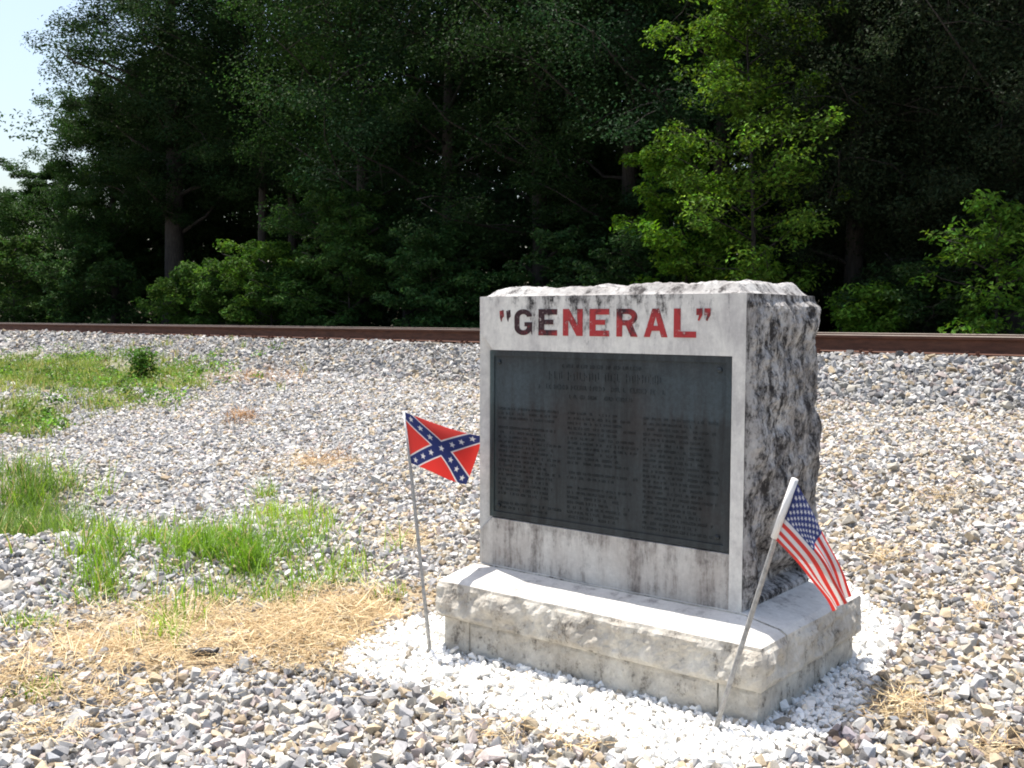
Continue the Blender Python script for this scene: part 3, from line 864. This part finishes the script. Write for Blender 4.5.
def n3(v, sc, oct_=4, seed=0.0):
    return mnoise.fractal(Vector((v[0]*sc+seed, v[1]*sc-seed, v[2]*sc+seed*.7)), 1.0, 2.0, oct_, noise_basis='PERLIN_ORIGINAL')
def grid_box(a, b, step, disp, skip=(), mats=None, topf=None):
    """box as fine grids, faces: -x +x -y +y -z +z, moved outward by disp(face, p, edge distance)"""
    a = Vector(a); b = Vector(b); mb_v = []; F = []; MI = []; key = {}
    sz = b-a; n = [max(1, round(sz[i]/step)) for i in range(3)]
    def vid(i, j, k):
        t = (i, j, k)
        if t not in key:
            key[t] = len(mb_v)
            mb_v.append(Vector((a.x+sz.x*i/n[0], a.y+sz.y*j/n[1], a.z+sz.z*k/n[2])))
        return key[t]
    for face in range(6):
        if face in skip: continue
        ax = face//2; hi = face % 2; o = [q for q in range(3) if q != ax]
        for i in range(n[o[0]]):
            for j in range(n[o[1]]):
                c = []
                for (di, dj) in ((0, 0), (1, 0), (1, 1), (0, 1)):
                    t = [0, 0, 0]; t[ax] = n[ax]*hi; t[o[0]] = i+di; t[o[1]] = j+dj; c.append(vid(*t))
                if (hi == 1) == (ax == 1): c.reverse()
                F.append(tuple(c)); MI.append(mats[face] if mats else 0)
    out = []
    for (i, j, k), idx in key.items():
        pass
    res = [None]*len(mb_v)
    for (i, j, k), idx in key.items():
        p = mb_v[idx]; q = p.copy()
        if topf: 
            zt = topf(p.x, p.y); q.z = a.z + (p.z-a.z)/sz.z*(zt-a.z)
        for ax, v, m in ((0, i, n[0]), (1, j, n[1]), (2, k, n[2])):
            for hi in (0, 1):
                if v == (m if hi else 0):
                    o = [e for e in range(3) if e != ax]
                    ed = min(min(p[e]-a[e], b[e]-p[e]) for e in o)
                    dd = disp(ax*2+hi, q, ed, p)
                    q[ax] += dd if hi else -dd
        res[idx] = q
    return [tuple(v) for v in res], F, MI
def sstep(e0, e1, x):
    t = max(0., min(1., (x-e0)/(e1-e0))); return t*t*(3-2*t)

# -- slab (all but its front)
def slab_disp(face, q, ed, p):
    if face == 1:      # right flank: rough quarry face with a narrow dressed margin, undercut at the foot
        m = sstep(.012, .045, min(ed, DP-p.y+.02 if p.y > DP*.6 else 9, 9)) if p.y < DP*.6 else sstep(.012, .045, min(p.z-HS, HT-p.z))
        zz = (p.z-HS)/(HT-HS)
        b = .010 + .012*sstep(.15, .5, zz)*(1-.4*sstep(.55, 1, zz)) + .020*n3(q, 5, 5, 3.1) + .014*(round(n3(q, 11, 2, 1.2)*4)/4) + .007*n3(q, 24, 4, 1.2)
        b -= .085*(1-sstep(.02, .17, zz - .05 + .16*(p.y/DP-.6) + .10*n3(q, 6, 2, 9)))*sstep(.05, .2, p.y)
        b = max(b, -.07)
        return m*b
    if face == 5:      # top: hacked rough hump inside a narrow edge
        m = sstep(.014, .060, ed)
        return m*(.030 + .018*n3(q, 7, 5, 5.5) + .008*sstep(.5, .8, p.x/WD)+.006*n3(q, 22, 3, 2.2))
    if face == 0:
        m = sstep(.012, .045, ed); return m*(.004 + .006*n3(q, 6, 4, 7.7))
    if face == 3:
        m = sstep(.0, .04, min(p.z-HS, HT-p.z)); return m*(.000 + .012*n3(q, 5, 4, 8.8))
    return 0.
V, F, MI = grid_box((0, 0, HS), (WD, DP, HT), .0095, slab_disp, skip=(2, 4), mats=[0, 1, 0, 1, 0, 2])
me = np_mesh('slab', V, F, mati=MI, smooth=False)
for k in ('face', 'side', 'top'): me.materials.append(M[k])
sl = lnk('slab', me, None, mon)
# -- front of the slab: dressed panel with a sunk field, splayed on its left
fr = MB(); RD = .020
q = [(0, HS), (WD, HS), (WD, HT), (0, HT)]
i_ = [(PL, PB), (PR, PB), (PR, PT), (PL, PT)]
lo_l, hi_l = (0, .412), (0, 1.167)
def P3(t, y=0.): return (t[0], y, t[1])
ch = .006
fr.add([P3((0, HT)), P3(hi_l), P3(i_[3], RD), P3((PL+.018, PT+.0)), P3((PR, PT)), P3((WD, PT)), P3((WD, HT))],
       [(0, 1, 3, 4, 5, 6), (1, 2, 3)])
fr.add([P3((PR, PT)), P3((PR, PB-.004)), P3((PR, HS)), P3((WD, HS)), P3((WD, PT))], [(0, 1, 2, 3, 4)])
fr.add([P3(hi_l), P3(lo_l), P3(i_[0], RD), P3(i_[3], RD)], [(0, 1, 2, 3)])
fr.add([P3((PL, PT), RD), P3((PL+.018, PT)), P3((PR, PT)), P3((PR, PT), RD)], [(0, 1, 2, 3)])
fr.add([P3((PR, PT)), P3((PR, PB)), P3((PR, PB), RD), P3((PR, PT), RD)], [(0, 1, 2, 3)])
o = fr.build('dressed_front', M['face'], mon)
ft = MB()
ft.add([P3((0, HS)), P3((PR*.5, HS)), P3((PR, HS)), P3((PR, PB-.004)), P3((PL+.018, PB-.004)), P3(lo_l), P3(i_[0], RD), P3(i_[1], RD)],
       [(0, 1, 2, 3, 4, 5), (5, 4, 6), (4, 3, 7, 6)])
ft.build('stained_foot', M['foot'], mon)
# -- bronze plaque in the sunk field
pq = MB(); pq.box((PL+.001, .006, PB+.001), (PR-.001, RD+.01, PT-.001))
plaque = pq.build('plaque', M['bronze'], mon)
bd = MB(); bw_ = .020
for (x0, z0, x1, z1) in ((PL+.002, PB+.002, PR-.002, PB+.002+bw_), (PL+.002, PT-.002-bw_, PR-.002, PT-.002), (PL+.002, PB+.002+bw_, PL+.002+bw_, PT-.002-bw_), (PR-.002-bw_, PB+.002+bw_, PR-.002, PT-.002-bw_)):
    bd.box((x0, .0015, z0), (x1, .0058, z1))
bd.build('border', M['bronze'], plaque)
for (bx, bz) in ((PL+.045, PT-.045), (PR-.045, PT-.045), (PL+.045, PB+.045), (PR-.045, PB+.045)):
    b_ = MB(); b_.tube([(bx, .0058, bz), (bx, .001, bz), (bx, -.003, bz)], [.009, .009, .005], 10)
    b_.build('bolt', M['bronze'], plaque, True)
# worn raised inscription: small strokes, too weathered to read
ins = MB()
def word_line(x0, x1, z, h, fill=.8, rd=random):
    x0 = fx(x0); x1 = fx(x1); z = fz(z)
    xx = x0
    while xx < x1:
        wl = rd.randint(2, 8)
        for c in range(wl):
            w = h*rd.uniform(.45, .7)
            if xx+w > x1: return
            t = h*.17; k = rd.randint(0, 4)
            if rd.random() < fill:
                ins.box((xx, .0040, z), (xx+t, .0058, z+h))
                if k in (0, 1): ins.box((xx+t+.0002, .0041, z+h-t), (xx+w*.9, .0058, z+h))
                if k in (0, 2): ins.box((xx+t+.0002, .0041, z), (xx+w*.9, .0058, z+t))
                if k in (1, 3): ins.box((xx+w*.9-t, .00405, z+t*1.1), (xx+w*.9, .0057, z+h-t*1.1))
                if k in (3, 4): ins.box((xx+t+.0002, .0041, z+h*.45), (xx+w*.8, .0058, z+h*.45+t))
            xx += w*1.25
        xx += h*.6
word_line(.37, .70, 1.050, .014)
word_line(.31, .77, 1.008, .030, 1.)
word_line(.255, .79, .975, .017)
word_line(.40, .66, .945, .014)
rw = random.Random(5)
z = .890; r = 0
while z > PB+.04:
    for (c0, c1) in ((.085, .380), (.395, .685), (.700, .985)):
        if rw.random() < .93:
            word_line(c0, c0+(c1-c0)*rw.uniform(.7, 1.), z, .0095, .8, rw)
    z -= .0172
    r += 1
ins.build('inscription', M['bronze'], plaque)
# -- painted lettering
def poly_letters():
    S = []   # list of (outer loops, holes) in unit coords
    t = .24
    def rect(x0, y0, x1, y1): return [(x0, y0), (x1, y0), (x1, y1), (x0, y1)]
    def arc(cx, cy, rx, ry, a0, a1, n=14): return [(cx+rx*math.cos(a0+(a1-a0)*i/n), cy+ry*math.sin(a0+(a1-a0)*i/n)) for i in range(n+1)]
    E_ = [[(0, 0), (.98, 0), (.98, .21), (t+.06, .21), (t+.06, .42), (.78, .42), (.78, .60), (t+.06, .60), (t+.06, .79), (.98, .79), (.98, 1), (0, 1)]]
    N_l = [[(0, 0), (.27, 0), (.27, .60), (.70, 0), (1, 0), (1, 1), (.73, 1), (.73, .42), (.30, 1), (0, 1)]]
    L_l = [[(0, 0), (1, 0), (1, .21), (.30, .21), (.30, 1), (0, 1)]]
    A_l = [[(0, 0), (.25, 0), (.33, .22), (.67, .22), (.75, 0), (1, 0), (.64, 1), (.36, 1)], [(.40, .40), (.5, .74), (.60, .40)]]
    outer = arc(.5, .68, .5, .32, math.radians(8), PI) + arc(.5, .32, .5, .32, PI, 2*PI-.5) + [(.97, .10), (1, .02), (1, .50), (.58, .50), (.58, .34), (.72, .34)]
    inner = arc(.5, .32, .22, .13, 2*PI-.1, PI) + arc(.5, .68, .22, .13, PI, .15)
    G_l = [outer + inner]
    R_l = [[(0, 0), (.27, 0), (.27, .40), (.45, .40), (.68, 0), (1, 0), (.74, .44)] + arc(.55, .71, .43, .29, -.95, PI/2, 12) + [(0, 1)],
           [(.27, .59)] + arc(.52, .70, .20, .11, -PI/2, PI/2, 8) + [(.27, .81)]]
    return dict(G=G_l, E=E_, N=N_l, R=R_l, A=A_l, L=L_l)
LET = poly_letters()
cu = bpy.data.curves.new('lettering', 'CURVE'); cu.dimensions = '2D'; cu.fill_mode = 'BOTH'; cu.extrude = .0012
def spline(pts):
    s = cu.splines.new('POLY'); s.points.add(len(pts)-1)
    for p, c in zip(s.points, pts): p.co = (c[0], c[1], 0, 1)
    s.use_cyclic_u = True
LZ0, LZ1 = 1.158, 1.2525
for (c, x0, x1) in (('G', .163, .242), ('E', .271, .353), ('N', .377, .459), ('E', .488, .568), ('R', .596, .678), ('A', .702, .790), ('L', .813, .893)):
    for loop in LET[c]: spline([(fx(x0+(x1-x0)*a), LZ0+(LZ1-LZ0)*b) for a, b in loop])
for x0 in (.099, .131):                                   # opening marks
    spline([(x0-.002, 1.246), (x0+.016, 1.250), (x0+.018, 1.226), (x0+.010, 1.220), (x0+.006, 1.206), (x0, 1.220)])
for x0 in (.919, .948):                                   # closing marks
    spline([(x0, 1.2525), (x0+.021, 1.2525), (x0+.021, 1.231), (x0+.010, 1.212), (x0+.005, 1.215), (x0+.010, 1.231), (x0, 1.231)])
tmp = bpy.data.objects.new('lettering_curve', cu)
COL.objects.link(tmp)
bpy.context.view_layer.update()
me = bpy.data.meshes.new_from_object(tmp.evaluated_get(bpy.context.evaluated_depsgraph_get()))
bpy.data.objects.remove(tmp)
vv = np.empty(len(me.vertices)*3, np.float32); me.vertices.foreach_get('co', vv); vv = vv.reshape(-1, 3)
vv = np.stack([vv[:, 0], -.0008 - vv[:, 2], vv[:, 1]], -1); me.vertices.foreach_set('co', vv.ravel()); me.update()
me.materials.clear()
lnk('lettering', me, M['paint'], mon)

# -- upper course: two rock-faced stones with a sloping, dressed top
def wash(x, y):
    d = min(1., (x+LX)/LX if x < 0 else 1., (WD+LR-x)/LR if x > WD else 1., (y+LF)/LF if y < 0 else 1., (DP+BB-y)/BB if y > DP else 1.)
    dd = min(x+LX, WD+LR-x, y+LF, DP+BB-y)
    h = H2 + .004 + (HS-H2-.004)*d
    if dd < .022: h -= .010*(1-dd/.022)
    return h
def course_disp(face, q, ed, p, amp=1.0):
    if face in (5,): return .002*n3(q, 9, 3, 1.)
    if face == 4: return 0.
    zt = H2; m = sstep(.0, .028, zt-p.z)*sstep(-.002, .02, p.z-H1)*sstep(-.004, .02, ed+.006)
    return m*(.012 + .020*n3(q, 9, 5, 4.4) + .006*n3(q, 30, 3, 2.))
for (a, b, nm) in (((-LX, -LF, H1+.003), (WD+LR, -.018, H2), 'base_block'), ((-LX, -.006, H1+.003), (WD+LR, DP+BB, H2), 'base_block')):
    V, F, MI = grid_box(a, b, .010, course_disp, mats=[1, 1, 1, 1, 1, 0], topf=lambda x, y: wash(x, y))
    me = np_mesh(nm, V, F, mati=MI); me.materials.append(M['ledge']); me.materials.append(M['rockface'])
    lnk(nm, me, None, mon)
# -- lower course
def low_disp(face, q, ed, p):
    if face in (4, 5): return 0.
    m = sstep(-.002, .016, ed)
    return m*(.004 + .010*n3(q, 11, 4, 6.6))
BX0, BX1, BY0, BY1 = -LX+INS, WD+LR-INS, -LF+INS, DP+BB-INS
for (a, b) in (((BX0, BY0, -.12), (.094, BY1, H1)), ((.100, BY0, -.12), (1.100, .20, H1)), ((.100, .206, -.12), (1.100, BY1, H1)), ((1.106, BY0, -.12), (BX1, .25, H1)), ((1.106, .256, -.12), (BX1, BY1, H1))):
    V, F, MI = grid_box(a, b, .014, low_disp)
    me = np_mesh('footing_block', V, F); me.materials.append(M['rockface'])
    lnk('footing_block', me, None, mon)

# ------------------------------------------------------------------ flags
def star_in(u, v, cx, cy, r, rot=0.):
    dx = u-cx; dy = v-cy
    a = np.arctan2(dx, dy) + rot; rr = np.hypot(dx, dy)
    k = 2*PI/5; a = np.mod(a + k/2, k) - k/2; a = np.abs(a)
    ri = .40*r                                           # edge line from tip (r,0) to notch (ri, pi/5)
    x1, y1 = ri*math.cos(PI/5), ri*math.sin(PI/5)
    px, py = rr*np.cos(a), rr*np.sin(a)
    return (px-r)*(y1) - (py)*(x1-r) < 0
RED = np.array([.74, .095, .080]); WHT = np.array([.78, .77, .77]); BLUE = np.array([.060, .080, .25])
def pattern_saltire(u, v):
    """u along the fly (0..1.5), v down the hoist (0..1)"""
    c = np.tile(RED, u.shape+(1,)).astype(float); w = 1.5
    n = math.hypot(w, 1.)
    d1 = np.abs(u*1. - v*w)/n; d2 = np.abs(u*1. - (1-v)*w)/n; d = np.minimum(d1, d2)
    c[d < .134] = WHT; c[d < .108] = BLUE
    pts = [(.75, .5)]
    for f in (.13, .235, .345):
        for (sx, sy) in ((1, 1), (-1, 1), (1, -1), (-1, -1)): pts.append((.75+sx*f*1.5*1.16, .5+sy*f*1.16))
    for (a, b) in pts:
        c[star_in(u, 1-v, a, 1-b, .068)] = WHT
    return c
def pattern_stripes(u, v):
    s = np.floor(v*13).astype(int); c = np.where((s % 2 == 0)[..., None], RED, WHT).astype(float)
    can = (u < .60) & (v < 7/13); c[can] = BLUE
    for r in range(9):
        m = 6 if r % 2 == 0 else 5
        for k in range(m):
            a = .6*((k+.5)/6 if m == 6 else (k+1)/6); b = (7/13)*(r+.7)/9.4
            c[can & star_in(u, 1-v, a, 1-b, .036)] = WHT
    return c
def bez(ctrl_t, ctrl, t):
    """Catmull-like smooth interpolation through three control rows"""
    t0, t1, t2 = ctrl_t
    l0 = (t-t1)*(t-t2)/((t0-t1)*(t0-t2)); l1 = (t-t0)*(t-t2)/((t1-t0)*(t1-t2)); l2 = (t-t0)*(t-t1)/((t2-t0)*(t2-t1))
    return l0[..., None]*ctrl[0] + l1[..., None]*ctrl[1] + l2[..., None]*ctrl[2]
def cloth(ctrl, us, vs, pat, ripple, parent, nu=210, nv=140):
    u = np.linspace(0, 1, nu); v = np.linspace(0, 1, nv); U, Vv = np.meshgrid(u, v)
    rows = [bez(us, [np.array(ctrl[j][i]) for i in range(3)], U) for j in range(3)]
    P = bez(vs, rows, Vv)
    P = P + ripple(U, Vv)
    i = np.arange(nu*nv).reshape(nv, nu)
    F = np.stack([i[:-1, :-1], i[:-1, 1:], i[1:, 1:], i[1:, :-1]], -1).reshape(-1, 4)
    acc = 0
    for du, dv in ((-.25, -.25), (.25, -.25), (-.25, .25), (.25, .25)):
        acc = acc + pat((U+du/nu)*1.5, np.clip(Vv+dv/nv, 0, .9999))
    me = np_mesh('cloth', P.reshape(-1, 3), F, (acc/4).reshape(-1, 3), True)
    o = lnk('cloth', me, M['cloth'], parent)
    md = o.modifiers.new('thickness', 'SOLIDIFY'); md.thickness = .0008
    return o
def rod(parent, a, b, r0, r1, name='pole'):
    mb = MB(); mid = [Vector(a).lerp(Vector(b), t) for t in (0, .25, .5, .75, 1)]
    mb.tube(mid, [r0+(r1-r0)*t for t in (0, .25, .5, .75, 1)], 10)
    return mb.build(name, M['rod'], parent, True)
def local(root, p): return Vector(p) - root.location

# left flag: red with a starred blue saltire
b0 = at(430, 648, 3.83); t0 = at(404, 409, 3.86)
f1 = empty('stick_flag', b0); tag(f1, 'small red flag with a starred blue saltire on a thin rod left of the monument', 'flag', 'small flags stuck in the gravel')
lo = lambda *a: np.array(at(*a) - b0)
rod(f1, Vector(lo(431, 660, 3.83)), Vector(lo(404.5, 411, 3.86)), .0072, .0058)
ctrl = [[lo(405, 412, 3.853), lo(437, 424, 3.88), lo(483, 436, 4.04)],
        [lo(408, 438, 3.852), lo(441, 448, 3.86), lo(476, 459, 4.02)],
        [lo(411, 463, 3.851), lo(437, 474, 3.88), lo(466, 484, 3.99)]]
cloth(ctrl, (0, .5, 1), (0, .5, 1), pattern_saltire,
      lambda U, V: (U*.016*np.sin(U*7.5+V*2.2))[..., None]*np.array([-.1, -.9, .12]) + (.006*np.sin(U*5+1)*U)[..., None]*np.array([0, 0, 1.]), f1)
sm = MB(); sm.tube([lo(404.5, 411, 3.86), lo(408, 438, 3.858), lo(411.5, 466, 3.857)], .0074, 10); sm.build('sleeve', M['sleeve'], f1, True)
# right flag: stars and stripes
b0 = at(716, 727, 3.075); f2 = empty('stick_flag', b0)
tag(f2, 'small drooping stars and stripes flag on a leaning rod at the monument right corner', 'flag', 'small flags stuck in the gravel')
rod(f2, Vector(lo(713, 737, 3.08)), Vector(lo(794, 479.5, 2.87)), .0080, .0068)
ctrl = [[lo(797, 483, 2.872), lo(821, 531, 2.86), lo(850, 596, 2.90)],
        [lo(785, 519, 2.893), lo(812, 551, 2.82), lo(842, 604, 2.86)],
        [lo(774, 538, 2.905), lo(800, 567, 2.87), lo(831, 611, 2.90)]]
cloth(ctrl, (0, .4, 1), (0, .54, 1), pattern_stripes,
      lambda U, V: (U**.7*.010*np.sin(V*13+U*2.0) + .004*np.sin(U*11+V*5)*U)[..., None]*np.array([.5, -.8, .2]), f2)
sm = MB(); sm.tube([lo(795, 479, 2.870), lo(785, 507, 2.887), lo(774, 538, 2.905)], .0098, 10); sm.build('sleeve', M['sleeve'], f2, True)

# ------------------------------------------------------------------ small litter
q = gp(205, 667)
mb = MB()
prev = [(-.030, 0, .012), (-.012, .004, .018), (.010, .002, .018), (.026, -.003, .016), (.036, -.004, .028)]
mb.tube([tuple(c*1.35 for c in p) for p in prev], [.008, .015, .016, .013, .006], 8)
o = mb.build('plastic_scrap', M['black'], None, True); o.location = (q.x, q.y, q.z+.030); o.rotation_euler = (0, 0, .25)
tag(o, 'small black piece of plastic lying in the straw left of the monument', 'litter')
q = gp(318, 563)
bm = bmesh.new(); bmesh.ops.create_icosphere(bm, subdivisions=2, radius=.022)
for v in bm.verts: v.co = v.co*(1+.5*n3(v.co, 40, 3, 2)); v.co.z *= .7
me = bpy.data.meshes.new('paper_scrap'); bm.to_mesh(me); bm.free()
o = lnk('paper_scrap', me, M['scrap']); o.location = (q.x, q.y, q.z+.03)
tag(o, 'small white crumpled scrap among the green grass', 'litter')
